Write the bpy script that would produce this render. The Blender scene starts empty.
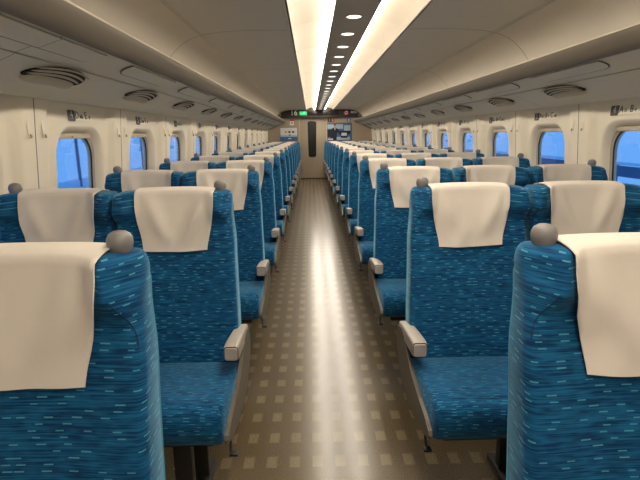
import bpy, bmesh, math, random
from mathutils import Vector, Matrix
random.seed(7)
PI = math.pi
C = bpy.context.scene.collection
XC = 0.28            # centre line of the car
Y0, Y1 = -1.5, 14.9  # back and front ends of the cabin
NROW = 14
PITCH = 1.04

# ---------------------------------------------------------------- materials
def lin(c):
    return tuple(((v/255)/12.92 if v/255 <= .04045 else ((v/255+.055)/1.055)**2.4) for v in c) + (1,)

class NT:
    def __init__(s, name):
        s.m = bpy.data.materials.new(name); s.m.use_nodes = True
        s.t = s.m.node_tree; s.b = s.t.nodes['Principled BSDF']
    def n(s, kind, **kw):
        x = s.t.nodes.new(kind)
        for k, v in kw.items(): setattr(x, k, v)
        return x
    def l(s, a, b): s.t.links.new(a, b)
    def inp(s, sock, v):
        if isinstance(v, (int, float)): sock.default_value = v
        else: s.l(v, sock)
    def math(s, op, a, b=0.0, c=None):
        x = s.n('ShaderNodeMath', operation=op)
        s.inp(x.inputs[0], a); s.inp(x.inputs[1], b)
        if c is not None: s.inp(x.inputs[2], c)
        return x.outputs[0]
    def mix(s, f, a, b):
        x = s.n('ShaderNodeMix', data_type='RGBA')
        s.inp(x.inputs[0], f)
        for i, v in ((6, a), (7, b)):
            if isinstance(v, tuple): x.inputs[i].default_value = v
            else: s.l(v, x.inputs[i])
        return x.outputs[2]
    def coord(s):
        tc = s.n('ShaderNodeTexCoord'); sp = s.n('ShaderNodeSeparateXYZ')
        s.l(tc.outputs['Object'], sp.inputs[0]); return tc.outputs['Object'], sp.outputs
    def noise(s, vec, scale, detail=2, vscale=None):
        if vscale:
            mp = s.n('ShaderNodeMapping'); mp.inputs['Scale'].default_value = vscale
            s.l(vec, mp.inputs[0]); vec = mp.outputs[0]
        x = s.n('ShaderNodeTexNoise'); s.l(vec, x.inputs['Vector'])
        x.inputs['Scale'].default_value = scale; x.inputs['Detail'].default_value = detail
        return x.outputs['Fac']
    def bump(s, h, strength=.2, dist=.002):
        x = s.n('ShaderNodeBump'); x.inputs['Strength'].default_value = strength
        x.inputs['Distance'].default_value = dist
        s.l(h, x.inputs['Height']); s.l(x.outputs[0], s.b.inputs['Normal'])

def plain(name, rgb, rough=.5, spec=.5, metal=0, var=.04, nscale=12, bump=0):
    t = NT(name); co, _ = t.coord()
    f = t.noise(co, nscale, 3)
    a = lin(rgb); lo = tuple(v*(1-var) for v in a[:3])+(1,); hi = tuple(min(1, v*(1+var)) for v in a[:3])+(1,)
    t.l(t.mix(f, lo, hi), t.b.inputs['Base Color'])
    t.b.inputs['Roughness'].default_value = rough; t.b.inputs['Metallic'].default_value = metal
    t.b.inputs['Specular IOR Level'].default_value = spec
    if bump: t.bump(t.noise(co, 400, 2), bump, .001)
    return t.m

def emit(name, rgb, strength, base=(200, 200, 200)):
    t = NT(name); t.b.inputs['Base Color'].default_value = lin(base)
    t.b.inputs['Emission Color'].default_value = lin(rgb) if isinstance(rgb[0], int) else rgb
    t.b.inputs['Emission Strength'].default_value = strength
    return t.m

def fabric(name, kz, ky, sy):
    t = NT(name); co, (x, y, z) = t.coord()
    v = t.math('DIVIDE', t.math('SUBTRACT', t.math('MULTIPLY', z, kz), t.math('MULTIPLY', y, ky)), .0115)
    row = t.math('FLOOR', v); fv = t.math('FRACT', v)
    wn = t.n('ShaderNodeTexWhiteNoise', noise_dimensions='1D'); t.l(row, wn.inputs['W'])
    u = t.math('ADD', t.math('DIVIDE', t.math('ADD', t.math('ABSOLUTE', x), t.math('MULTIPLY', t.math('SUBTRACT', y, t.math('MULTIPLY', z, .2)), .8)), .050), t.math('MULTIPLY', wn.outputs['Value'], 7.3))
    cell = t.math('FLOOR', u); fu = t.math('FRACT', u)
    cv = t.n('ShaderNodeCombineXYZ'); t.l(cell, cv.inputs[0]); t.l(row, cv.inputs[1])
    w2 = t.n('ShaderNodeTexWhiteNoise', noise_dimensions='2D'); t.l(cv.outputs[0], w2.inputs['Vector'])
    r = w2.outputs['Value']
    on = t.math('MULTIPLY', t.math('LESS_THAN', fu, t.math('MULTIPLY_ADD', r, .22, .16)), t.math('LESS_THAN', fv, .2))
    on = t.math('MULTIPLY', on, t.math('GREATER_THAN', r, .45))
    streak = t.noise(co, 1.0, 3, (12, sy, 380))
    streak2 = t.noise(co, 1.0, 1, (30, sy*.4, 90))
    k = t.math('ADD', t.math('MULTIPLY', streak, .7), t.math('MULTIPLY', streak2, .3))
    mr = t.n('ShaderNodeMapRange'); t.l(k, mr.inputs[0]); mr.inputs[1].default_value = .40; mr.inputs[2].default_value = .60
    base = t.mix(mr.outputs[0], lin((4, 52, 92)), lin((24, 100, 144)))
    dash = t.mix(r, lin((64, 160, 190)), lin((110, 196, 214)))
    t.l(t.mix(t.math('MULTIPLY', on, .55), base, dash), t.b.inputs['Base Color'])
    t.b.inputs['Roughness'].default_value = .85; t.b.inputs['Specular IOR Level'].default_value = .2
    t.b.inputs['Sheen Weight'].default_value = .6; t.b.inputs['Sheen Roughness'].default_value = .4
    t.b.inputs['Sheen Tint'].default_value = lin((150, 205, 230))
    t.bump(streak, .35, .0015)
    return t.m

def carpet():
    t = NT('brown_square_carpet'); co, (x, y, z) = t.coord()
    u = t.math('DIVIDE', t.math('ADD', x, .30+9.5), .095); v = t.math('DIVIDE', t.math('ADD', y, 20.03-2.39+.035), .163)
    fu = t.math('FRACT', u); fv = t.math('FRACT', v)
    wob = t.math('MULTIPLY', t.math('SUBTRACT', t.noise(co, 260, 2), .5), .35)
    a = t.math('LESS_THAN', t.math('ADD', fu, wob), .45); b = t.math('LESS_THAN', t.math('ADD', fv, wob), .42)
    sq = t.math('MULTIPLY', a, b)
    n = t.noise(co, 210, 4)
    mr = t.n('ShaderNodeMapRange'); t.l(n, mr.inputs[0]); mr.inputs[1].default_value = .35; mr.inputs[2].default_value = .65
    c1 = t.mix(mr.outputs[0], lin((58, 47, 30)), lin((108, 92, 63)))
    c2 = t.mix(mr.outputs[0], lin((118, 102, 74)), lin((166, 149, 114)))
    t.l(t.mix(t.math('MULTIPLY', sq, .48), c1, c2), t.b.inputs['Base Color'])
    t.b.inputs['Roughness'].default_value = .5; t.b.inputs['Specular IOR Level'].default_value = .3
    t.b.inputs['Specular Tint'].default_value = lin((255, 225, 180))
    t.b.inputs['Coat Weight'].default_value = .85; t.b.inputs['Coat Roughness'].default_value = .2; t.b.inputs['Coat IOR'].default_value = 1.7
    t.bump(n, .25, .001)
    return t.m

def ceiling_mat():
    # pale grey-brown panel with thin joints across the car
    t = NT('ceiling_panel'); co, (x, y, z) = t.coord()
    f = t.math('FRACT', t.math('DIVIDE', t.math('ADD', y, 20.8-3.64), 2.08))
    j = t.math('LESS_THAN', f, .0035)
    a = t.mix(t.noise(co, 3, 2), lin((214, 205, 191)), lin((220, 211, 197)))
    t.l(t.mix(j, a, lin((90, 80, 66))), t.b.inputs['Base Color'])
    t.b.inputs['Roughness'].default_value = .55
    return t.m

def rack_mat():
    t = NT('rack_panel'); co, (x, y, z) = t.coord()
    f = t.math('FRACT', t.math('DIVIDE', t.math('ADD', y, 20.8-3.25), 2.08))
    j = t.math('LESS_THAN', f, .0022)
    a = t.mix(t.noise(co, 3, 2), lin((228, 219, 199)), lin((233, 224, 204)))
    t.l(t.mix(j, a, lin((120, 110, 94))), t.b.inputs['Base Color'])
    t.b.inputs['Roughness'].default_value = .5
    return t.m

def wall_mat():
    t = NT('wall_panel_beige'); co, (x, y, z) = t.coord()
    f = t.math('FRACT', t.math('DIVIDE', t.math('ADD', y, 20.8-2.33+.0035), 1.04))
    j = t.math('LESS_THAN', f, .0065)
    a = t.mix(t.noise(co, 4, 2), lin((243, 232, 210)), lin((247, 237, 216)))
    t.l(t.mix(j, a, lin((96, 82, 62))), t.b.inputs['Base Color'])
    t.b.inputs['Roughness'].default_value = .5
    return t.m

def glass_mat():
    t = NT('window_glass'); t.b.inputs['Base Color'].default_value = (1, 1, 1, 1)
    t.b.inputs['Roughness'].default_value = 0.02; t.b.inputs['IOR'].default_value = 1.2
    t.b.inputs['Transmission Weight'].default_value = 1
    return t.m

M = dict(
    fabric=fabric('blue_dash_fabric', 1, .06, 14), fabric2=fabric('blue_dash_fabric_seat', -1, 1, 240), carpet=carpet(), ceiling=ceiling_mat(), rack=rack_mat(), wall=wall_mat(), glass=glass_mat(),
    seam=plain('seam_dark_blue', (8, 46, 76), .9),
    lit_edge=plain('lit_edge_light_blue', (78, 146, 178), .7),  # paler blue puts the light on the backrest edge into the colour
    cover=plain('beige_cotton_cover', (226, 217, 204), .85, .2, var=.03, nscale=30, bump=.15),
    knob=plain('grey_knob_plastic', (134, 130, 126), .42),
    arm=plain('armrest_plastic', (176, 168, 156), .42),
    armline=plain('armrest_joint', (70, 60, 52), .6),
    side=plain('side_panel_plastic', (104, 96, 83), .45),
    dark=plain('dark_metal', (38, 35, 31), .5),
    black=plain('black_rubber', (14, 13, 13), .5),
    chrome=plain('brushed_steel', (170, 168, 160), .3, metal=1),
    lip=plain('rack_lip', (116, 106, 92), .5),
    lipedge=plain('pale_trim_highlight', (206, 196, 176), .35),  # pale trim, also the painted highlight on the rack lip
    slat=plain('vent_slat', (206, 194, 170), .5),
    ventdark=plain('vent_cavity', (16, 14, 12), .8),
    groove=plain('groove_shadow_gap', (44, 38, 30), .8),
    spine=plain('grey_spine_panel', (176, 166, 152), .5),
    cove=plain('white_cove_reflector', (240, 232, 214), .5),
    wframe=plain('window_frame_beige', (196, 180, 152), .5),
    wseal=plain('window_seal_dark', (38, 32, 28), .6),
    endwall=plain('end_wall_beige', (176, 160, 136), .5),
    door=plain('door_panel_beige', (176, 160, 137), .45),
    doorglass=plain('dark_door_window', (18, 17, 17), .25),
    board=plain('dark_sign_board', (44, 37, 31), .5),
    screen=plain('unlit_screen', (24, 20, 17), .35),
    white=plain('white_print', (232, 230, 224), .6),
    greysign=plain('grey_number_box', (84, 80, 78), .6),
    ink=plain('dark_print', (60, 56, 54), .6),
    red=plain('red_print', (196, 40, 34), .6),
    navy=plain('navy_suit_print', (28, 32, 48), .6),
    blueprint=plain('blue_print', (70, 116, 170), .6),
    paleblue=plain('pale_blue_print', (176, 198, 212), .6),
    skin=plain('skin_print', (206, 160, 132), .6),
    outblue=plain('outside_blue_wall', (120, 160, 205), .8),
    outdark=plain('outside_dark_rail', (70, 98, 130), .7),
    outpale=plain('outside_pale_band', (190, 214, 236), .8),
    bar=emit('tube_light', (255, 245, 229), 6.8),
    diffuser=emit('light_cover', (255, 226, 182), .06, (150, 141, 127)),
    spot=emit('downlight_lens', (255, 244, 228), .5),
    green=emit('green_exit_sign', (20, 214, 120), .3, (10, 60, 40)),
)

# ---------------------------------------------------------------- mesh helpers
def obj(name, bm, m, parent=None, smooth=True, angle=35):
    me = bpy.data.meshes.new(name)
    bmesh.ops.recalc_face_normals(bm, faces=bm.faces[:])
    if smooth:
        for f in bm.faces: f.smooth = True
        lim = math.radians(angle)
        for e in bm.edges:
            if len(e.link_faces) == 2 and e.calc_face_angle(0) > lim: e.smooth = False
    bm.to_mesh(me); bm.free()
    for mm in (m if isinstance(m, (list, tuple)) else [m]): me.materials.append(mm)
    o = bpy.data.objects.new(name, me); C.objects.link(o)
    if parent: o.parent = parent
    return o

def tag(o, label=None, cat=None, group=None, kind=None):
    if label: o['label'] = label
    if cat: o['category'] = cat
    if group: o['group'] = group
    if kind: o['kind'] = kind
    return o

def empty(name, loc, rz=0):
    o = bpy.data.objects.new(name, None); o.empty_display_size = .1
    o.location = loc; o.rotation_euler = (0, 0, rz); C.objects.link(o); return o

def add_box(bm, x0, x1, y0, y1, z0, z1, bev=0, seg=2, mat=0):
    t = bmesh.new(); bmesh.ops.create_cube(t, size=1)
    for v in t.verts:
        v.co = Vector(((x0+x1)/2+v.co.x*(x1-x0), (y0+y1)/2+v.co.y*(y1-y0), (z0+z1)/2+v.co.z*(z1-z0)))
    if bev: bmesh.ops.bevel(t, geom=t.edges[:], offset=bev, segments=seg, profile=.6, affect='EDGES')
    merge(bm, t, mat); return bm

def merge(bm, t, mat=0, mtx=None):
    mp = {}
    for v in t.verts: mp[v] = bm.verts.new(mtx @ v.co if mtx else v.co)
    for f in t.faces:
        try:
            nf = bm.faces.new([mp[v] for v in f.verts]); nf.material_index = mat
        except ValueError: pass
    t.free()

def box(*a, **k): return add_box(bmesh.new(), *a, **k)

def loft(bm, rings, close=True, caps=True, mat=0):
    R = [[bm.verts.new(p) for p in r] for r in rings]
    n = len(R[0])
    for a, b in zip(R, R[1:]):
        for i in range(n if close else n-1):
            j = (i+1) % n
            f = bm.faces.new((a[i], a[j], b[j], b[i])); f.material_index = mat
    if caps and close:
        bm.faces.new(R[0][::-1]).material_index = mat; bm.faces.new(R[-1]).material_index = mat
    return R

def tube(bm, pts, r, n=8, caps=True):
    rings = []
    pts = [Vector(p) for p in pts]
    for i, p in enumerate(pts):
        d = (pts[min(i+1, len(pts)-1)]-pts[max(i-1, 0)]).normalized()
        a = d.cross(Vector((0, 0, 1)) if abs(d.z) < .9 else Vector((1, 0, 0))).normalized(); b = d.cross(a)
        rings.append([p+a*r*math.cos(2*PI*k/n)+b*r*math.sin(2*PI*k/n) for k in range(n)])
    loft(bm, rings, caps=caps); return bm

def lathe(bm, prof, c, n=24):
    rings = [[Vector((c[0]+r*math.cos(2*PI*k/n), c[1]+r*math.sin(2*PI*k/n), c[2]+z)) for k in range(n)] for r, z in prof]
    loft(bm, rings); return bm

def prism(bm, poly, axis, a, b, mat=0):
    # poly is a list of 2D points, extruded along axis from a to b
    def P(p, t):
        return {'x': (t, p[0], p[1]), 'y': (p[0], t, p[1]), 'z': (p[0], p[1], t)}[axis]
    loft(bm, [[P(p, a) for p in poly], [P(p, b) for p in poly]], mat=mat); return bm

def sstep(a, b, x):
    t = max(0.0, min(1.0, (x-a)/(b-a))); return t*t*(3-2*t)

# ---------------------------------------------------------------- camera
F, pit, yaw, rol = 480.0, 0.2165, 0.0162, -0.0133
fw = Vector((math.sin(yaw)*math.cos(pit), math.cos(yaw)*math.cos(pit), -math.sin(pit)))
rt = Vector((math.cos(yaw), -math.sin(yaw), 0)); up = rt.cross(fw)
c_, s_ = math.cos(rol), math.sin(rol)
R_, U_ = c_*rt+s_*up, -s_*rt+c_*up
cam = bpy.data.objects.new('camera', bpy.data.cameras.new('camera')); C.objects.link(cam)
mw = Matrix(((R_.x, U_.x, -fw.x, 0), (R_.y, U_.y, -fw.y, 0), (R_.z, U_.z, -fw.z, 1.33), (0, 0, 0, 1)))
cam.matrix_world = mw
cam.data.sensor_width = 36; cam.data.lens = F/640*36; cam.data.clip_start = .02
bpy.context.scene.camera = cam

# ---------------------------------------------------------------- setting
def wall_x(z):  # half width of the cabin at height z
    return 1.562+.077*(1.45-z) if z > .85 else 1.562+.077*.6
tag(obj('floor', box(XC-1.75, XC+1.75, Y0, Y1+.1, -.05, 0), M['carpet'], smooth=False), kind='structure')

YS = [2.33-PITCH*4+PITCH*i for i in range(17)]   # wall joints, one window between two joints
WC, WH, WZ0, WZ1 = .54, .295, .76, 1.395         # window centre after the joint, half width, bottom and top
def relief(dy):
    d = min(dy, PITCH-dy)
    return .035*sstep(.115, .155, d)

def rrect(cx, cz, hw, hh, r, n=64, ox=0):
    pts = []
    r = min(r, hw, hh)
    for k in range(4):
        ax, az = ((1, 1), (-1, 1), (-1, -1), (1, -1))[k]
        for i in range(n//4):
            a = k*PI/2+(PI/2)*i/(n//4-1)
            pts.append((cx+ax*(hw-r)+r*math.cos(a), cz+az*(hh-r)+r*math.sin(a)))
    return pts

def make_wall(side, s):
    bm = bmesh.new(); ztop = 1.535
    cz, hh = (WZ0+WZ1)/2, (WZ1-WZ0)/2
    for ys in YS:
        ya, yb = max(ys, Y0), min(ys+PITCH, Y1)
        if yb-ya < PITCH-.01:
            n = 8
            rings = []
            for zz in (0, .85, 1.2, ztop):
                rings.append([(XC+s*(wall_x(zz)+relief((ya+(yb-ya)*i/n)-ys)), ya+(yb-ya)*i/n, zz) for i in range(n+1)])
            loft(bm, rings, close=False); continue
        cy = ys+WC
        inner = rrect(cy, cz, WH, hh, .17)
        # outer boundary: project each point to the cell edge radially
        outer = []
        for (y, z) in inner:
            dy, dz = y-cy, z-cz
            t = 1e9
            if abs(dy) > 1e-9: t = min(t, ((yb-cy) if dy > 0 else (cy-ya))/abs(dy))
            if abs(dz) > 1e-9: t = min(t, ((ztop-cz) if dz > 0 else cz)/abs(dz))
            outer.append((cy+dy*t, cz+dz*t))
        # snap nearest points to the corners
        for cyy, czz in ((ya, 0), (yb, 0), (ya, ztop), (yb, ztop)):
            k = min(range(len(outer)), key=lambda i: (outer[i][0]-cyy)**2+(outer[i][1]-czz)**2)
            outer[k] = (cyy, czz)
        rings = []
        for f in (1, .9, .8, .7, .6, .5, .4, .3, .2, .12, .06, .02, 0):
            rings.append([(XC+s*(wall_x(z)+relief(y-ys)), y, z) for y, z in [(a[0]*(1-f)+b[0]*f, a[1]*(1-f)+b[1]*f) for a, b in zip(inner, outer)]])
        for shrink, dep in ((.006, .003), (.015, .010), (.024, .022), (.031, .034), (.036, .045)):
            loop = rrect(cy, cz, WH-shrink, hh-shrink, .17-shrink*.6)
            rings.append([(XC+s*(wall_x(z)+relief(y-ys)+dep), y, z) for y, z in loop])
        loft(bm, rings, caps=False)
    bmesh.ops.remove_doubles(bm, verts=bm.verts[:], dist=.0005)
    tag(obj('wall_'+side, bm, M['wall'], angle=50), kind='structure')
make_wall('left', -1); make_wall('right', 1)
# outer skin above and behind each side wall, so that nothing leaks round the luggage rack
wn = 0
for side, s in (('left', -1), ('right', 1)):
    for ys in YS:
        if ys < Y0 or ys+PITCH > Y1+.01: continue
        cy, cz, hh = ys+WC, (WZ0+WZ1)/2, (WZ1-WZ0)/2
        wn += 1
        xw = lambda z, d: XC+s*(wall_x(z)+.005+d)
        fr = bmesh.new()
        rings = []
        for sh, dep in ((.030, .074), (.036, .080), (.050, .082), (.056, .090), (.056, .110), (.030, .112)):
            rings.append([(xw(z, dep), y, z) for y, z in rrect(cy, cz, WH-sh, hh-sh, .15)])
        rings.append(rings[0]); loft(fr, rings, caps=False)
        w = obj('window_%d' % wn, fr, M['wframe']); tag(w, kind='structure')
        sl = bmesh.new(); rings = []
        for sh, dep in ((.054, .084), (.056, .080), (.061, .082), (.061, .088), (.054, .088)):
            rings.append([(xw(z, dep), y, z) for y, z in rrect(cy, cz, WH-sh, hh-sh, .14)])
        rings.append(rings[0]); loft(sl, rings, caps=False)
        obj('window_seal', sl, M['wseal'], w)
        bl = bmesh.new()
        add_box(bl, xw(1.36, .066) if s > 0 else xw(1.36, .082), xw(1.36, .082) if s > 0 else xw(1.36, .066), cy-.19, cy+.19, 1.325, 1.352, .005)
        add_box(bl, xw(1.36, .058) if s > 0 else xw(1.36, .07), xw(1.36, .07) if s > 0 else xw(1.36, .058), cy-.045, cy+.045, 1.326, 1.338, .003)
        obj('roller_blind', bl, M['wframe'], w)
        gb = bmesh.new()
        loft(gb, [[(xw(z, .088), y, z) for y, z in rrect(cy, cz, WH-.058, hh-.058, .13)], [(xw(z, .092), y, z) for y, z in rrect(cy, cz, WH-.058, hh-.058, .13)]])
        obj('window_pane', gb, M['glass'], w)

# ceiling: curved panels from the light troughs out to the rack
prof = [(.405, 2.052), (.55, 2.056), (.72, 2.056), (.90, 2.046), (1.0, 2.034), (1.07, 2.020), (1.14, 1.992), (1.20, 1.954), (1.26, 1.895), (1.31, 1.83), (1.345, 1.76), (1.36, 1.69), (1.37, 1.60)]
def extr(bm, pr, s, y0=Y0, y1=Y1, thick=.02, n=1):
    # open profile thickened outwards, swept along the car
    P = [Vector((w, z)) for w, z in pr]; off = []
    for i, p in enumerate(P):
        d = (P[min(i+1, len(P)-1)]-P[max(i-1, 0)]).normalized(); nrm = Vector((d.y, -d.x))
        if nrm.y < 0 and abs(nrm.y) > .3: nrm = -nrm
        elif abs(nrm.y) <= .3 and nrm.x < 0: nrm = -nrm
        off.append(p+nrm*thick)
    loop = [(XC+s*p.x, p.y) for p in P]+[(XC+s*p.x, p.y) for p in reversed(off)]
    prism(bm, loop, 'y', y0, y1); return bm
bm = bmesh.new(); extr(bm, prof, 1); extr(bm, prof, -1)
add_box(bm, XC-.45, XC+.45, Y0, Y1, 2.20, 2.22)
tag(obj('ceiling', bm, M['ceiling'], angle=30), kind='structure')
tn = 1
for s in (-1, 1):
    # ridge joint along the ceiling with its fine double line
    for w, z in ((1.035, 2.0255), (1.052, 2.0215)):
        tag(obj('trim_%d' % tn, tube(bmesh.new(), [(XC+s*w, Y0, z), (XC+s*w, Y1, z)], .0022, 6), M['lipedge']), kind='structure'); tn += 1
    # dark edge beside the light trough
    tag(obj('trim_%d' % tn, box(min(XC+s*.398, XC+s*.408), max(XC+s*.398, XC+s*.408), Y0, Y1, 2.044, 2.2, .002), M['groove'], smooth=False), kind='structure'); tn += 1
    tag(obj('trim_%d' % tn, box(min(XC+s*.409, XC+s*.428), max(XC+s*.409, XC+s*.428), Y0, Y1, 2.043, 2.058, .003), M['lipedge'], smooth=False), kind='structure'); tn += 1
# grey spine panel between the lights
tag(obj('trim_%d' % tn, box(XC-.13, XC+.13, Y0, Y1, 2.047, 2.075, .006), M['spine']), kind='structure'); tn += 1

# light strips: a bright tube behind the spine edge and a curved cover
SEG = 1.04
for side, s in (('left', -1), ('right', 1)):
    t = empty('light_strip', (XC+s*.26, Y0, 2.06))
    tag(t, 'long glowing strip light %s of the row of ceiling downlights' % side, 'light', 'ceiling light strips')
    for i in range(16):
        a, b = Y0+.02+i*1.025, Y0+.02+(i+1)*1.025
        bm = bmesh.new(); rings = []
        n = 10
        for j in range(n+1):
            yy = a+(b-a)*j/n; sag = .012*math.sin(PI*j/n)
            ring = []
            for w, z in ((.128, 2.084), (.17, 2.10), (.22, 2.108), (.28, 2.104), (.34, 2.088), (.385, 2.064), (.398, 2.052)):
                k = sstep(.128, .2, w)*(1-sstep(.33, .4, w))
                ring.append((s*(w-.26), yy-Y0, z-2.06+sag*k))
            for w, z in ((.398, 2.060), (.34, 2.10), (.22, 2.12), (.128, 2.096)):
                ring.append((s*(w-.26), yy-Y0, z-2.06+sag*.0+.008))
            rings.append(ring)
        loft(bm, rings)
        obj('light_cover', bm, M['diffuser'], t)
    for i in range(8):
        a = .02+i*2.05
        bm = bmesh.new(); tube(bm, [(s*(.156-.26), a, .022), (s*(.156-.26), a+2.03, .022)], .020, 12)
        obj('light_tube', bm, M['bar'], t)
# downlights in the spine
ORD = ['nearest', 'second', 'third', 'fourth', 'fifth', 'sixth', 'seventh', 'eighth', 'ninth', 'tenth', 'eleventh', 'twelfth', 'thirteenth', 'fourteenth', 'fifteenth', 'sixteenth', 'seventeenth', 'eighteenth', 'nineteenth', 'twentieth', 'twenty-first', 'twenty-second', 'twenty-third', 'twenty-fourth']
for k in range(22):
    y = 3.22+.528*k
    if y > Y1-.2: break
    t = empty('downlight', (XC+.003, y, 2.047))
    tag(t, '%s small round downlight from the camera in the grey ceiling spine' % ORD[k], 'light', 'ceiling downlights')
    obj('rim', lathe(bmesh.new(), [(.054, 0), (.054, -.003), (.047, -.004), (.047, 0)], (0, 0, 0), 28), M['spine'], t)
    obj('lens', lathe(bmesh.new(), [(.046, -.0005), (.046, -.003), (.02, -.0045), (.002, -.005)], (0, 0, 0), 28), M['spot'], t)
t = obj('speaker_grille', lathe(bmesh.new(), [(.05, 0), (.05, -.003), (.03, -.0045), (.002, -.005)], (XC, 2.78, 2.047), 28), M['side'])
tag(t, 'dark round unlit disc in the grey ceiling spine, nearer than the lit downlights', 'ceiling disc')

# ---------------------------------------------------------------- luggage racks
for side, s in (('left', -1), ('right', 1)):
    t = empty('luggage_rack', (XC+s*1.3, Y0, 1.5))
    tag(t, 'long beige overhead luggage rack above the %s windows' % side, 'luggage rack')
    def loc(pl): return [(s*(w-1.3), z-1.5) for w, z in pl]
    L = Y1-Y0
    body = [(1.60, 1.522), (1.555, 1.510), (1.50, 1.524), (1.42, 1.556), (1.28, 1.614), (1.282, 1.617), (1.19, 1.647), (1.105, 1.668), (1.105, 1.70), (1.30, 1.69), (1.60, 1.66)]
    obj('shelf', prism(bmesh.new(), loc(body), 'y', 0, L), M['rack'], t, angle=14)
    lip = []
    c0, rr = (1.075, 1.706), .042
    for k in range(15):
        a = math.radians(60-k*22+180-180)
    # rounded front edge
    pts = [(1.110, 1.667), (1.104, 1.6635), (1.095, 1.6645), (1.080, 1.672), (1.063, 1.685), (1.048, 1.701), (1.036, 1.718), (1.028, 1.732), (1.026, 1.740), (1.030, 1.746), (1.044, 1.748), (1.06, 1.735), (1.108, 1.703)]
    obj('front_edge', prism(bmesh.new(), loc(pts), 'y', 0, L), M['lip'], t)
    st = [(1.0245, 1.740), (1.0265, 1.7455), (1.030, 1.7485), (1.038, 1.7495), (1.038, 1.7460), (1.028, 1.738)]
    obj('edge_highlight', prism(bmesh.new(), loc(st), 'y', 0, L), M['lipedge'], t)  # pale strip paints in the highlight along the top of the lip
    obj('joint_line', prism(bmesh.new(), loc([(1.279, 1.6135), (1.2825, 1.6125), (1.2835, 1.616), (1.280, 1.617)]), 'y', 0, L), M['slat'], t, smooth=False)
    # reading-lamp recess covers: oval outline on the sloping underside
    for k in range(-2, 12):
        yc = 2.80+PITCH*k-Y0
        if yc < .5 or yc > L-.4: continue
        def sof(u, v, h=0):  # u along the car, v across the slope (0 = aisle side), h below
            v = max(v, .003)
            w = 1.118+v*.947; z = 1.664-v*.313
            return (s*(w-h*.313-1.3), yc+u, z-h*.947-1.5)
        bm = bmesh.new(); hw, hv, r = .37, .068, .055
        loop = []
        for q in range(4):
            ax, az = ((1, 1), (-1, 1), (-1, -1), (1, -1))[q]
            for i in range(7):
                a = q*PI/2+PI/2*i/6
                loop.append((ax*(hw-r*1.6)+r*1.6*math.cos(a), .028+az*(hv-r)+r*math.sin(a)))
        def ring(k_, h): return [sof(u*(1-k_/hw), .028+(v-.028)*(1-k_/hv), h) for u, v in loop]
        loft(bm, [ring(0, .0005), ring(0, .0035), ring(.004, .0035)], caps=False)
        loft(bm, [ring(.0, .003), ring(.004, .003)], caps=False)
        gro = obj('lamp_cover_seam', bm, M['dark'], t)
        bm = bmesh.new(); loft(bm, [ring(.004, .0005), ring(.005, .005), ring(.02, .007)]);
        obj('lamp_cover', bm, M['rack'], t)

# air vents under the racks
def make_vent(s):
    t = empty('air_vent', (0, 0, 0))
    # local frame: y along car, p across the slope (0 = wall side, grows to aisle), h down
    wx, wz = .382, -.924   # h direction
    def P(y, p, h): return (-s*(p*.942)-s*h*.335, y, p*.335-h*.942)
    def band(a, p0, p1, h0, h1, curve, name, m, n=24, e=.0):
        bm = bmesh.new(); rings = []
        for i in range(n+1):
            q = -1+2*i/n; y = a*q
            taper = math.sqrt(max(0, 1-abs(q)**6))*.9+.1
            c = -curve*q*q
            pm = (p0+p1)/2+c; hw = (p1-p0)/2*taper
            hh = h0*(1-abs(q)**8)
            rings.append([P(y, pm-hw, h1), P(y, pm-hw*.7, h1+(hh)*.85), P(y, pm, h1+hh), P(y, pm+hw*.7, h1+hh*.6), P(y, pm+hw, h1)])
        loft(bm, rings); obj(name, bm, m, t)
    bm = bmesh.new(); n = 40; rings = []
    for h, k in ((-.004, 1), (.003, 1), (.004, .96)):
        ring = []
        for i in range(n):
            a = 2*PI*i/n; yy = .222*math.copysign(abs(math.cos(a))**.75, math.cos(a))*k
            pp = .062+(.066 if math.sin(a) > 0 else .038)*math.copysign(abs(math.sin(a))**.8, math.sin(a))*k-.03*(yy/.222)**2
            ring.append(P(yy, pp, h))
        rings.append(ring)
    loft(bm, rings); obj('cavity', bm, M['ventdark'], t)
    band(.200, -.006, .047, .020, .003, .014, 'dish', M['slat'])
    band(.208, .064, .075, .007, .004, .030, 'slat', M['slat'])
    band(.218, .094, .104, .007, .004, .036, 'slat', M['slat'])
    band(.224, .122, .130, .006, .003, .040, 'slat', M['slat'])
    return t
def copy_tree(o, parent=None):
    c = o.copy(); C.objects.link(c); c.parent = parent
    for ch in list(o.children): copy_tree(ch, c)
    return c
for side, s in (('left', -1), ('right', 1)):
    p0 = make_vent(s)
    for k in range(13):
        y = 2.15+PITCH*k
        if s > 0 and k == 0: y = y
        o = p0 if k == 0 else copy_tree(p0)
        w = 1.395; o.location = (XC+s*w, y, 1.5645)
        tag(o, '%s louvred air vent from the camera under the %s luggage rack' % (ORD[k], side), 'air vent', 'air vents under the %s rack' % side)

# ---------------------------------------------------------------- writing
def text_bm(s, size, ext=.0006):
    cu = bpy.data.curves.new('t', 'FONT'); cu.body = s; cu.size = size; cu.extrude = ext
    cu.align_x = 'CENTER'; cu.align_y = 'CENTER'; cu.resolution_u = 3
    o = bpy.data.objects.new('t', cu); C.objects.link(o)
    bpy.context.view_layer.update()
    me = bpy.data.meshes.new_from_object(o.evaluated_get(bpy.context.evaluated_depsgraph_get()))
    bpy.data.objects.remove(o); bm = bmesh.new(); bm.from_mesh(me); bpy.data.meshes.remove(me); return bm
_tc = {}
def text(name, s, size, m, parent, mtx, ext=.0006):
    if (s, size) not in _tc:
        b = text_bm(s, size, ext); me = bpy.data.meshes.new('text'); b.to_mesh(me); b.free(); _tc[(s, size)] = me
    bm = bmesh.new(); bm.from_mesh(_tc[(s, size)]); bm.transform(mtx)
    return obj(name, bm, m, parent, smooth=False)

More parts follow.
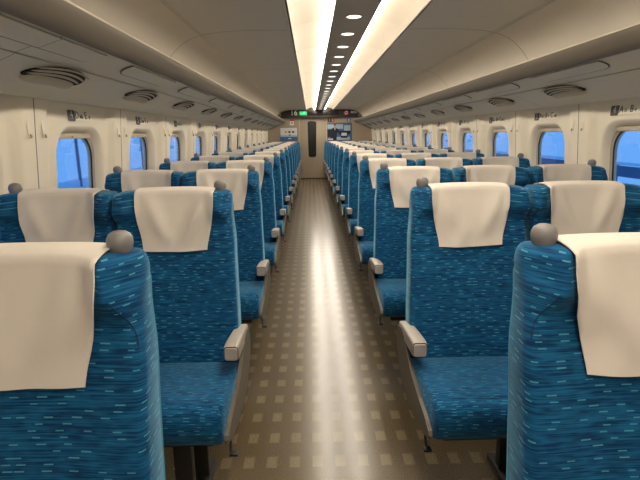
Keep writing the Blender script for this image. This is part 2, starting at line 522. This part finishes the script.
# row signs on the walls
for side, s in (('left', -1), ('right', 1)):
    for k in range(13):
        y = 2.86+PITCH*k
        if y > Y1: break
        z = 1.452; x = XC+s*(wall_x(z)+.0338)
        t = empty('row_sign', (x, y, z))
        t.rotation_euler = (0, math.radians(4.4)*s*1, 0)
        num = k+4
        tag(t, 'row %d seat-letter sign on the %s wall, above its window' % (num, side), 'sign', 'row signs on the %s wall' % side)
        # left wall faces +x, text reads along +y ; right wall faces -x, text reads along -y
        if s < 0: B = Matrix(((0, 0, 1, 0), (1, 0, 0, 0), (0, 1, 0, 0), (0, 0, 0, 1)))
        else: B = Matrix(((0, 0, -1, 0), (-1, 0, 0, 0), (0, 1, 0, 0), (0, 0, 0, 1)))
        wid = .30 if s < 0 else .40
        def loc(u, v, h): return B @ Matrix.Translation((u, v, h))
        bm = bmesh.new(); add_box(bm, -wid/2, wid/2, -.03, .03, 0, .0015, .0005, 1); bm.transform(B)
        obj('plate', bm, M['wall'], t)
        bm = bmesh.new(); q = rrect(-wid/2+.04, 0, .04, .033, .012, 16)
        loft(bm, [[(a, b, .001) for a, b in q], [(a, b, .003) for a, b in q]]); bm.transform(B)
        obj('number_box', bm, M['greysign'], t, smooth=False)
        text('number', str(num), .058, M['white'], t, loc(-wid/2+.04, 0, .0034))
        if s < 0:
            its = [('D', .058, -.045), ('通路', .022, .005), ('E', .058, .062), ('窓', .022, .108)]
        else:
            its = [('A', .058, -.095), ('窓', .022, -.055), ('B', .058, .0), ('中', .022, .035), ('C', .058, .09), ('通路', .022, .145)]
        for st_, sz, u in its:
            text('letters', st_, sz, M['ink'], t, loc(u, 0 if sz > .03 else -.008, .0022))

# coat hooks, two beside each wall joint
for side, s in (('left', -1), ('right', 1)):
    k = 0
    for ys in YS:
        if ys < 1.5: continue
        if ys > Y1-.3: continue
        for d, nm in ((-.062, 'nearer'), (.062, 'farther')):
            y = ys+d; z = 1.375; x = XC+s*wall_x(z)
            t = empty('coat_hook', (x, y, z)); t.rotation_euler = (0, math.radians(4.4)*s, 0)
            tag(t, 'slim folding coat hook on the %s wall, %s side of the %s panel joint' % (side, nm, ORD[k]), 'coat hook', 'coat hooks on the %s wall' % side)
            bm = bmesh.new(); add_box(bm, min(0, -s*.006), max(0, -s*.006), -.009, .009, -.045, .04, .003); obj('plate', bm, M['wall'], t)
            bm = bmesh.new(); add_box(bm, min(-s*.004, -s*.013), max(-s*.004, -s*.013), -.005, .005, -.045, -.028, .003); obj('hook', bm, M['endwall'], t)
        k += 1

# ---------------------------------------------------------------- end wall, door, signs
bm = bmesh.new()
add_box(bm, XC-1.75, -.325, Y1, Y1+.06, 0, 2.2); add_box(bm, .478, XC+1.75, Y1, Y1+.06, 0, 2.2); add_box(bm, -.325, .478, Y1, Y1+.06, 1.815, 2.2)
tag(obj('wall_front', bm, M['endwall'], smooth=False), kind='structure')
tag(obj('wall_back', box(XC-1.75, XC+1.75, Y0-.06, Y0, 0, 2.2), M['endwall'], smooth=False), kind='structure')
d = obj('door_1', box(-.325, .478, Y1+.025, Y1+.06, .004, 1.815, .003), M['door']); tag(d, kind='structure')
bm = bmesh.new(); q = rrect(.044, 1.19, .132, .53, .06, 32)
for a, (h, k) in enumerate(()): pass
def taper(p): return (.044+(p[0]-.044)*(1 if p[1] > .9 else 1-.14*(.9-p[1])/.24), p[1])
loft(bm, [[(taper(p)[0], Y1+.03, p[1]) for p in q], [(taper(p)[0], Y1+.012, p[1]) for p in q]])
obj('door_window', bm, M['doorglass'], d, smooth=False)
bm = bmesh.new(); add_box(bm, -.345, -.325, Y1-.012, Y1+.03, 0, 1.83, .003); add_box(bm, .478, .50, Y1-.012, Y1+.03, 0, 1.83, .003)
tag(obj('trim_%d' % tn, bm, M['lipedge']), kind='structure'); tn += 1
tag(obj('baseboard_front', box(-.34, .49, Y1-.012, Y1, 0, .022, .003), M['dark']), kind='structure')
tag(obj('baseboard_left', box(XC-1.62, XC-1.585, Y0, Y1, 0, .1, .004), M['side']), kind='structure')
tag(obj('baseboard_right', box(XC+1.585, XC+1.62, Y0, Y1, 0, .1, .004), M['side']), kind='structure')

# sign board with an arched top
t = empty('sign_board', (XC, Y1-.03, 1.84))
tag(t, 'dark information board with an arched top above the end door', 'sign board')
pl = [(-1.155, 0), (1.155, 0), (1.155, .20), (.95, .225), (.6, .25), (.3, .268), (0, .275), (-.3, .268), (-.6, .25), (-.95, .225), (-1.155, .20)]
obj('board', prism(bmesh.new(), pl, 'y', -.02, .03), M['board'], t, smooth=False)
obj('ledge', box(-1.28, 1.30, -.05, .03, -.026, -.001, .004), M['dark'], t)
obj('display_screen', box(-.48, .58, -.026, -.018, .055, .185, .004), M['screen'], t)
FR = Matrix(((1, 0, 0, 0), (0, 0, -1, 0), (0, 1, 0, 0), (0, 0, 0, 1)))   # text facing -y
FR = Matrix(((1, 0, 0, 0), (0, 0, 1, 0), (0, 1, 0, 0), (0, 0, 0, 1)))
def at2(x, z, y): return Matrix.Translation((x, y, z)) @ Matrix.Rotation(PI/2, 4, 'X')
text('car_number', '16', .22, M['white'], t, at2(-.77, .125, -.022), .002)
e = obj('exit_lamp', box(-.60, -.385, -.034, -.018, .06, .165, .006), M['green'], t)
bm = bmesh.new(); add_box(bm, -.50, -.46, -.037, -.033, .09, .14, .002, 1); add_box(bm, -.57, -.53, -.037, -.033, .09, .11, .002, 1)
obj('exit_pictogram', bm, M['white'], e)
bm = bmesh.new(); bmesh.ops.create_cone(bm, cap_ends=True, segments=32, radius1=.068, radius2=.068, depth=.006); bm.transform(at2(.80, .115, -.024)); ns = obj('no_smoking_disc', bm, M['white'], t)
bm = bmesh.new()
n = 32
for rr in (1,):
    rings = []
    for r_, y_ in ((.066, -.0275), (.066, -.031), (.05, -.031), (.05, -.0275)):
        rings.append([(.80+r_*math.cos(2*PI*i/n), y_, .115+r_*math.sin(2*PI*i/n)) for i in range(n)])
    rings.append(rings[0]); loft(bm, rings, caps=False)
sl = bmesh.new(); add_box(sl, -.055, .055, -.0305, -.0275, -.008, .008); merge(bm, sl, 0, Matrix.Translation((.80, 0, .115)) @ Matrix.Rotation(PI/4, 4, 'Y'))
obj('prohibition_ring', bm, M['red'], ns)
obj('pictogram', box(.77, .83, -.0275, -.0265, .10, .125), M['ink'], ns)
obj('notice_strip', box(.93, 1.13, -.026, -.018, .10, .17, .003), M['paleblue'], t)

def flat(name, x0, x1, z0, z1, m, parent, y=-.004, th=.004): return obj(name, box(x0, x1, y-th, y, z0, z1), m, parent, smooth=False)
# left poster
t = empty('poster', (-.66, Y1-.001, 1.15)); tag(t, 'pale poster of small icons over a blue horizon, left of the end door', 'poster')
bm = box(-.265, .265, -.012, 0, 0, .40, .003); obj('frame', bm, M['side'], t)
flat('sheet', -.255, .255, .012, .39, M['white'], t, -.012)
flat('blue_band', -.255, .255, .012, .12, M['blueprint'], t, -.0165, .001)
flat('pale_band', -.255, .255, .12, .17, M['paleblue'], t, -.0165, .001)
for i, mm in ((-1, 'skin'), (0, 'ink'), (1, 'ink')): flat('icon', i*.11-.03+.02, i*.11+.03+.02, .235, .29, M[mm], t, -.0165, .001)
flat('icon', -.0, .05, .16, .19, M['ink'], t, -.0175, .001)
flat('icon', -.02, .07, .05, .085, M['white'], t, -.0175, .001)
t = empty('warning_sticker', (-.56, Y1-.001, 1.61)); tag(t, 'small white sticker with a red top above the left poster', 'sticker')
flat('sheet', -.06, .06, 0, .16, M['white'], t, 0); flat('red_band', -.06, .06, .125, .16, M['red'], t, -.0042, .001); flat('pictogram', -.02, .02, .05, .09, M['ink'], t, -.0042, .001)
# right: advertisement and stickers on a backing panel
t = empty('advertisement', (.865, Y1-.001, 1.13)); tag(t, 'office advertisement poster of a person in a dark suit, right of the end door', 'poster')
flat('frame', -.385, .385, -.01, .54, M['side'], t, 0, .008)
flat('sheet', -.355, .355, .01, .52, M['blueprint'], t, -.008, .003)
flat('bright_windows', -.355, .12, .36, .49, M['paleblue'], t, -.0112, .001)
flat('bright_windows', .15, .34, .30, .46, M['paleblue'], t, -.0112, .001)
flat('desk_shadow', -.355, -.25, .12, .34, M['navy'], t, -.0112, .001)
flat('chairs', -.02, .34, .20, .30, M['navy'], t, -.0112, .001)
flat('floor_glow', -.08, .33, .03, .12, M['paleblue'], t, -.0112, .001)
flat('laptop', .05, .25, .09, .25, M['navy'], t, -.0124, .001); flat('laptop_screen', .07, .23, .15, .24, M['white'], t, -.0134, .001)
bm = bmesh.new(); prism(bm, [(-.26, .03), (-.08, .03), (-.07, .2), (-.04, .27), (.04, .19), (.06, .21), (-.02, .34), (-.1, .39), (-.14, .40), (-.2, .38), (-.25, .33), (-.27, .2)], 'y', -.0135, -.0125); obj('printed_suit', bm, M['navy'], t, smooth=False)
bm = bmesh.new(); prism(bm, [(-.15, .385), (-.11, .385), (-.128, .31)], 'y', -.0145, -.0138); obj('printed_shirt', bm, M['white'], t, smooth=False)
bm = bmesh.new(); prism(bm, [(-.13+.034*math.cos(a*PI/8), .435+.045*math.sin(a*PI/8)) for a in range(16)], 'y', -.0145, -.0138); obj('printed_face', bm, M['skin'], t, smooth=False)
bm = bmesh.new(); prism(bm, [(-.172, .44), (-.165, .48), (-.13, .497), (-.095, .48), (-.088, .44), (-.1, .462), (-.16, .462)], 'y', -.0155, -.0148); obj('printed_hair', bm, M['ink'], t, smooth=False)
flat('caption', -.34, -.19, .04, .07, M['white'], t, -.0145, .001)
t = empty('sticker', (.58, Y1-.001, 1.695)); tag(t, 'black and red pair of safety stickers above the advertisement', 'sticker')
flat('black_half', -.05, .04, 0, .10, M['ink'], t, 0); flat('red_half', .04, .14, 0, .10, M['red'], t, 0)
flat('mark', -.02, .01, .03, .08, M['white'], t, -.0042, .001); flat('mark', .075, .105, .025, .08, M['white'], t, -.0042, .001)
t = empty('sticker', (1.16, Y1-.001, 1.70)); tag(t, 'small blue sticker above the right corner of the advertisement', 'sticker')
flat('sheet', -.06, .06, 0, .10, M['blueprint'], t, 0); flat('mark', -.015, .015, .02, .08, M['white'], t, -.0042, .001)

# ---------------------------------------------------------------- outside the windows
def band(name, label, cat, x0, x1, y0, y1, z0, z1, m):
    o = obj(name, box(x0, x1, y0, y1, z0, z1), m, smooth=False); return tag(o, label, cat) if label else o
t = empty('platform_screen', (-4.0, 0, 0)); tag(t, 'pale platform wall with a dark pole seen through the left windows', 'platform wall')
obj('panel', box(-.1, 0, 0, 22, -.8, .62), M['outpale'], t, smooth=False)
obj('rail', box(-.05, .05, 0, 22, 2.05, 2.16), M['outpale'], t, smooth=False)
for i in range(7): obj('pole', box(-.02, .02, 8.40+i*3.2-3.2*1, 8.44+i*3.2-3.2*1, .5, 2.1), M['outdark'], t, smooth=False)
t = empty('guard_rail', (4.9, 0, 0)); tag(t, 'dark blue horizontal guard rail outside the right windows', 'guard rail')
obj('rail', box(-.04, .04, 0, 24, .62, .78), M['outdark'], t, smooth=False)
obj('rail', box(-.04, .04, 0, 24, .80, .84), M['outpale'], t, smooth=False)
obj('base', box(-.04, .04, 0, 24, -.8, .15), M['outdark'], t, smooth=False)
for i in range(6): obj('post', box(-.05, .05, 4.5+i*3.2, 4.62+i*3.2, -.8, .8), M['outdark'], t, smooth=False)

# ---------------------------------------------------------------- seats
# local frame: origin on the floor under the grab-knob line, seat faces -y
HB = .226
def back_front(z):   # y of the front face centre of the backrest
    return -.192+(z-.48)*.262-.012*math.sin((z-.48)/.62*PI)
def back_rear(z):
    return .045+(z-1.1)*.23

ZT = 1.083
def wf(z, W=HB, out=True):
    """half width of the front face: narrower at the headrest on an aisle side, square beside a neighbour"""
    return W-.008-.044*sstep(.960, 1.085, z) if out else W-.008-.008*sstep(1.05, 1.085, z)
def front_y(x, z, out=True):
    """front surface of the backrest, with headrest ears pushed forwards beside the pillow area"""
    x = abs(x)
    y = back_front(z)-.010*sstep(.08, .2, x)
    y -= (.040 if out else .066)*sstep(.985, 1.05, z)*sstep(.105, .175 if out else .205, x)
    return y
def half_section(z, out, W=HB):
    yr = back_rear(z); w = wf(z, W, out)
    half = [(w*q, front_y(w*q, z, out)) for q in (0, .25, .45, .55, .64, .72, .8, .87, .93, .97)]
    y0 = front_y(w, z, out); dep = .012+(.055*sstep(.960, 1.085, z) if out else .016*sstep(1.0, 1.05, z))
    half += [(w, y0+.003), (w+(W-w)*.30, y0+.003+dep*.26), (w+(W-w)*.65, y0+.003+dep*.62), (w+(W-w)*.92, y0+.004+dep*.93), (W, y0+dep+.012)]
    return half+[(W, max(yr-.02, y0+dep+.016)), (W-.006, yr-.006), (W-.02, yr), (W*.5, yr+.008), (0, yr+.01)]
def section(z, sa=0):
    """closed loop of the backrest at height z, (x, y)"""
    return half_section(z, sa > 0)+[(-x, y) for x, y in reversed(half_section(z, sa < 0)[1:-1])]

def widen(x, z, sa):
    """aisle seats grow a little wider below the headrest on the aisle side"""
    if not sa or x*sa <= 0: return x
    return x+sa*(.013*(1-sstep(.90, 1.045, z))+.012*(1-sstep(.55, .92, z)))*sstep(.10, .226, abs(x))
def crown(x): return .008*(1-min(1, abs(x)/.20)**3)
def make_back(sa=0):
    bm = bmesh.new(); rings = []
    zs = [.40, .42, .46, .52, .60, .70, .78, .84, .87]+[.88+(ZT-.88)/17*i for i in range(18)]
    for z in zs:
        rings.append([Vector((widen(x, z, sa), y, z+crown(x)*sstep(.95, ZT, z))) for x, y in section(z, sa)])
    base = section(ZT, sa); cy = .012
    for dz, k in ((.012, .97), (.021, .91), (.028, .82), (.0325, .68), (.034, .45)):
        rings.append([Vector((x*(1-(1-k)*.22), cy+(y-cy)*k, ZT+dz+crown(x))) for x, y in base])
    loft(bm, rings); return bm

def make_cushion(sa):   # sa: aisle side sign (0 = none)
    x0, x1 = -HB+.002, HB-.002
    if sa > 0: x1 += .042
    if sa < 0: x0 -= .042
    pr = [(-.215, .40), (-.215, .470), (-.25, .487), (-.35, .497), (-.47, .512), (-.57, .525), (-.61, .522), (-.634, .508), (-.645, .482), (-.643, .44), (-.632, .402), (-.61, .388), (-.5, .392), (-.3, .38)]
    bm = bmesh.new(); rings = []
    ins = [(0, .016), (.006, .006), (.016, .0)]
    xs = [(x0, .014), (x0+.005, .005), (x0+.014, 0)]+[(x0+(x1-x0)*q, -.004*math.sin(q*PI)) for q in (.2, .4, .6, .8)]+[(x1-.014, 0), (x1-.005, .005), (x1, .014)]
    cy, cz = -.42, .45
    for x, s_ in xs:
        ring = []
        for y, z in pr:
            dy, dz = y-cy, z-cz
            k = 1-s_/max(.05, math.hypot(dy, dz))
            zz = cz+dz*k if s_ >= 0 else z+(s_ if z > .46 and y < -.22 else 0)
            ring.append((x, cy+dy*k if s_ >= 0 else y, zz))
        rings.append(ring)
    loft(bm, rings); return bm

def make_cover(var, off, sa):
    """cloth over the headrest: down the front, across the top, down the rear"""
    rnd = random.Random(var*11+3)
    cx = .0; bm = bmesh.new()
    path = []
    for z in [.893, .905, .918, .935, .955, .975, 1.0, 1.02, 1.04, 1.06, 1.078, 1.095]: path.append(('f', z))
    for q in (.025, .1, .22, .36, .5, .65, .8, .92): path.append(('t', q))
    for z in (1.10, 1.05, 1.0, .95, .90): path.append(('r', z))
    n = 26; grid = []
    a1, a2, ph = rnd.uniform(.6, 1.2), rnd.uniform(-1, 1), rnd.uniform(0, 6)
    for pi_, (kind, q) in enumerate(path):
        row = []
        for i in range(n+1):
            u = -1+2*i/n
            if kind == 'f': t = (q-.893)/.202
            elif kind == 't': t = 1
            else: t = (q-.90)/.20
            W = .124+.031*sstep(0, .9, t)**.8
            x = u*W+off
            yc = back_front(1.09)-.004; ye = back_rear(1.09)+.018
            v = 1-t
            if kind == 'f':
                # hangs from the forward-most part of the headrest
                ou = x*sa > 0; y = min(front_y(x, zz, ou) for zz in (min(q, ZT), min(q+.02, ZT), min(q+.05, ZT)))-.006-.004*sstep(.05, .1, abs(x))*sstep(.99, 1.05, q)
                y = min(y, front_y(0, min(q, ZT))-.010-.018*sstep(.2, 1, abs(u))*sstep(.93, 1.02, q))
                y -= .017*math.exp(-((abs(x-off+.01*a2)-.115*(1-v*.85))/.026)**2)*math.sin(PI*min(1, v*1.05+.08))*a1*(1 if x > 0 else .8)
                y += -.003*(1+math.sin(ph+x*42+v*5))*v-.002*a2*math.sin(x*70+v*9)*v
                z = q+crown(x)*sstep(.95, ZT, q)
                if pi_ < 3: z += (-.005*math.cos(u*PI*.5)-.004*a2*u)*(1-pi_/3)
                y += .0022*sstep(1.078, 1.095, q)
            elif kind == 't':
                yb = min(front_y(x, ZT, x*sa > 0)-.006-.004*sstep(.05, .1, abs(x)), front_y(0, ZT)-.010-.018*sstep(.2, 1, abs(u)))
                y = yb+.003+(ye-yb-.003)*q
                z = ZT+.022+crown(x)+.016*math.sin(PI*q)**.5
            else:
                y = back_rear(q)+.018; z = q+crown(x)*sstep(.95, ZT, q)
            row.append(bm.verts.new((x, y, z)))
        grid.append(row)
    for a, b in zip(grid, grid[1:]):
        for i in range(n): bm.faces.new((a[i], a[i+1], b[i+1], b[i]))
    bmesh.ops.recalc_face_normals(bm, faces=bm.faces[:])
    # thickness
    geom = bm.faces[:]
    bmesh.ops.solidify(bm, geom=geom, thickness=-.0022)
    return bm

def make_arm(s):
    cx = s*(HB+.030)
    bm = bmesh.new(); rings = []
    for y, zt, h, w in ((-.07, .560, .035, .040), (-.09, .575, .050, .044), (-.14, .585, .056, .048), (-.25, .600, .058, .051), (-.33, .608, .058, .053), (-.362, .609, .057, .053), (-.372, .606, .053, .051)):
        r = .010; ring = []
        for a, b in ((1, 1), (-1, 1), (-1, -1), (1, -1)):
            for i in range(5):
                th = {(1, 1): 0, (-1, 1): PI/2, (-1, -1): PI, (1, -1): 1.5*PI}[(a, b)]+PI/2*i/4
                ring.append((cx+a*(w/2-r)+r*math.cos(th), y, zt-h/2+b*(h/2-r)+r*math.sin(th)))
        rings.append(ring)
    loft(bm, rings); return bm, cx

protos = {}
cover_me = {}
for L_, off in (('D', .012), ('E', .018), ('C', -.006), ('B', -.012), ('A', -.014)):
    for v_ in range(3):
        o = obj('headrest_cover', make_cover(v_+ord(L_), off, {'D': 1, 'C': -1}.get(L_, 0)), M['cover'], angle=88)
        cover_me[L_, v_] = o.data; bpy.data.objects.remove(o)
def make_seat(sa, knob):
    """sa: sign of the aisle side (0 when the seat is not on the aisle); knob: sign of the side carrying the grab knob"""
    t = empty('train_seat', (0, 0, 0))
    obj('backrest', make_back(sa), M['fabric'], t, angle=50)
    obj('seat_cushion', make_cushion(sa), M['fabric2'], t, angle=50)
    for s in (-1, 1):
        pts = [(s*(HB-.001), back_front(z)+.040+.004, z) for z in (.50, .6, .7, .8, .88, .95, 1.0, 1.05)]
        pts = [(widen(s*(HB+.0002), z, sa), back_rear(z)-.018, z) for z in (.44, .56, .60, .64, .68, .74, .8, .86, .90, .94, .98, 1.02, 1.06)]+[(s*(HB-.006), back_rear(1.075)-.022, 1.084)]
        obj('lit_edge', tube(bmesh.new(), pts, .0018, 6), M['lit_edge'], t)  # thin pale tube paints in the light outlining the rear edge, no real piping
        pts = [(widen(s*(wf(z, HB, s == sa)+.001), z, sa), front_y(wf(z, HB, s == sa), z, s == sa)+.0035, z) for z in (.955, .965, .975, .985, .995, 1.005, 1.015, 1.025, 1.035, 1.043)]
        obj('seam', tube(bmesh.new(), pts, .0013, 6), M['seam'], t)
    c = bpy.data.objects.new('headrest_cover', cover_me['C', 0]); C.objects.link(c); c.parent = t
    
    if knob:
        kb = lathe(bmesh.new(), [(.0180, -.040), (.0185, -.026), (.0200, -.018), (.0232, -.009), (.0248, .001), (.0238, .010), (.0200, .0175), (.013, .0225), (.004, .0245)], (0, 0, 0), 28)
        o = obj('grab_knob', kb, M['knob'], t); o.location = (knob*(HB-.046), .0, 1.132)
    # pedestal under the seat
    ps = 1 if sa >= 0 else 1
    bm = bmesh.new()
    add_box(bm, -HB+.01, HB-.01, -.56, -.20, .345, .378, .006)
    obj('seat_pan', bm, M['dark'], t)
    lx = {1: .10, -1: .12, 0: 0}[sa]
    for yy in (-.50, -.28):
        bm = bmesh.new(); add_box(bm, lx-.03, lx+.03, yy-.02, yy+.02, .03, .348, .004); obj('leg', bm, M['dark'], t)
    bm = bmesh.new(); add_box(bm, lx-.04, lx+.04, -.54, -.20, .0, .032, .006); obj('foot_rail', bm, M['dark'], t)
    if sa:
        bm, cx = make_arm(sa)
        a = obj('armrest', bm, M['arm'], t)
        bm = bmesh.new(); rings = []
        for y, h in ((-.374, 0), (-.3745, 0)):
            rings.append([(cx+x, y, .5800+z) for x, z in rrect(0, 0, .022, .0225, .006, 16)])
        loft(bm, [[(cx+x, -.371, .5795+z) for x, z in rrect(0, 0, .0245, .0255, .008, 16)], [(cx+x, -.3745, .5795+z) for x, z in rrect(0, 0, .0245, .0255, .008, 16)]])
        obj('end_cap_gap', bm, M['armline'], a)
        bm = bmesh.new(); loft(bm, [[(cx+x, -.372, .5785+z) for x, z in rrect(0, 0, .0225, .0235, .008, 16)], [(cx+x, -.377, .5785+z) for x, z in rrect(0, 0, .0225, .0235, .008, 16)], [(cx+x, -.379, .5785+z) for x, z in rrect(0, 0, .0205, .0215, .007, 16)]])
        obj('end_cap', bm, M['arm'], a)
        # side panel: curved board from the armrest down to the cushion front
        pl = [(-.235, .562), (-.25, .525), (-.29, .50), (-.36, .475), (-.48, .455), (-.58, .442), (-.628, .432), (-.637, .415), (-.625, .398), (-.55, .372), (-.46, .355), (-.32, .345), (-.20, .352), (-.12, .39), (-.07, .445), (-.055, .50), (-.07, .555), (-.15, .575)]
        xa = sa*(HB+.042); xb = sa*(HB+.055)
        bm = prism(bmesh.new(), pl, 'x', min(xa, xb), max(xa, xb))
        bmesh.ops.bevel(bm, geom=[e for e in bm.edges if abs(e.verts[0].co.x-e.verts[1].co.x) < 1e-6], offset=.005, segments=2, affect='EDGES')
        obj('side_panel', bm, M['side'], t)
        bm = tube(bmesh.new(), [(sa*(HB+.040), -.52, .372), (sa*(HB+.046), -.56, .355), (sa*(HB+.050), -.585, .343)], .004, 6)
        add_box(bm, sa*(HB+.055)-.006, sa*(HB+.055)+.026*1-.006, -.605, -.58, .338, .346, .003)
        obj('foot_lever', bm, M['black'], t)
    return t

SE = {  # seat letter: x centre, aisle sign, knob sign, words
    'D': (-.5485, 1, 1, 'aisle', 'left'), 'E': (-1.006, 0, -1, 'window', 'left'),
    'C': (.630, -1, -1, 'aisle', 'right'), 'B': (1.097, 0, 0, 'middle', 'right'), 'A': (1.565, 0, 1, 'window', 'right')}
ROWN = ['front', 'second', 'third', 'fourth', 'fifth', 'sixth', 'seventh', 'eighth', 'ninth', 'tenth', 'eleventh', 'twelfth', 'thirteenth', 'fourteenth']
for L, (x, sa, kn, w1, w2) in SE.items():
    proto = None
    for k in range(NROW):
        if k == 0 and L in 'ABE': continue
        if k == 1 and L == 'A': continue
        o = make_seat(sa, kn) if proto is None else copy_tree(proto)
        if proto is None: proto = o
        o.location = (x, .904+PITCH*k, 0)
        near = ', nearest the camera' if k == 0 else (', last before the end wall' if k == NROW-1 else ' counting from the camera')
        tag(o, 'blue %s seat %s of the aisle in the %s row%s' % (w1, w2, ROWN[k], near), 'train seat', 'blue %s seats %s of the aisle' % (w1, w2))
        for ch in o.children:
            if ch.name.startswith('headrest_cover'):
                ch.data = cover_me[L, (k*2+ord(L)) % 3]
                ch.name = 'headrest_cover'

# ---------------------------------------------------------------- light and world
wd = bpy.data.worlds.new('world'); bpy.context.scene.world = wd; wd.use_nodes = True
nt = wd.node_tree; bg = nt.nodes['Background']
bg.inputs['Color'].default_value = lin((92, 150, 222)); bg.inputs['Strength'].default_value = .26

vs = bpy.context.scene.view_settings
vs.view_transform = 'Standard'; vs.look = 'None'; vs.gamma = 1; vs.use_curve_mapping = False
vs.exposure = 2.38
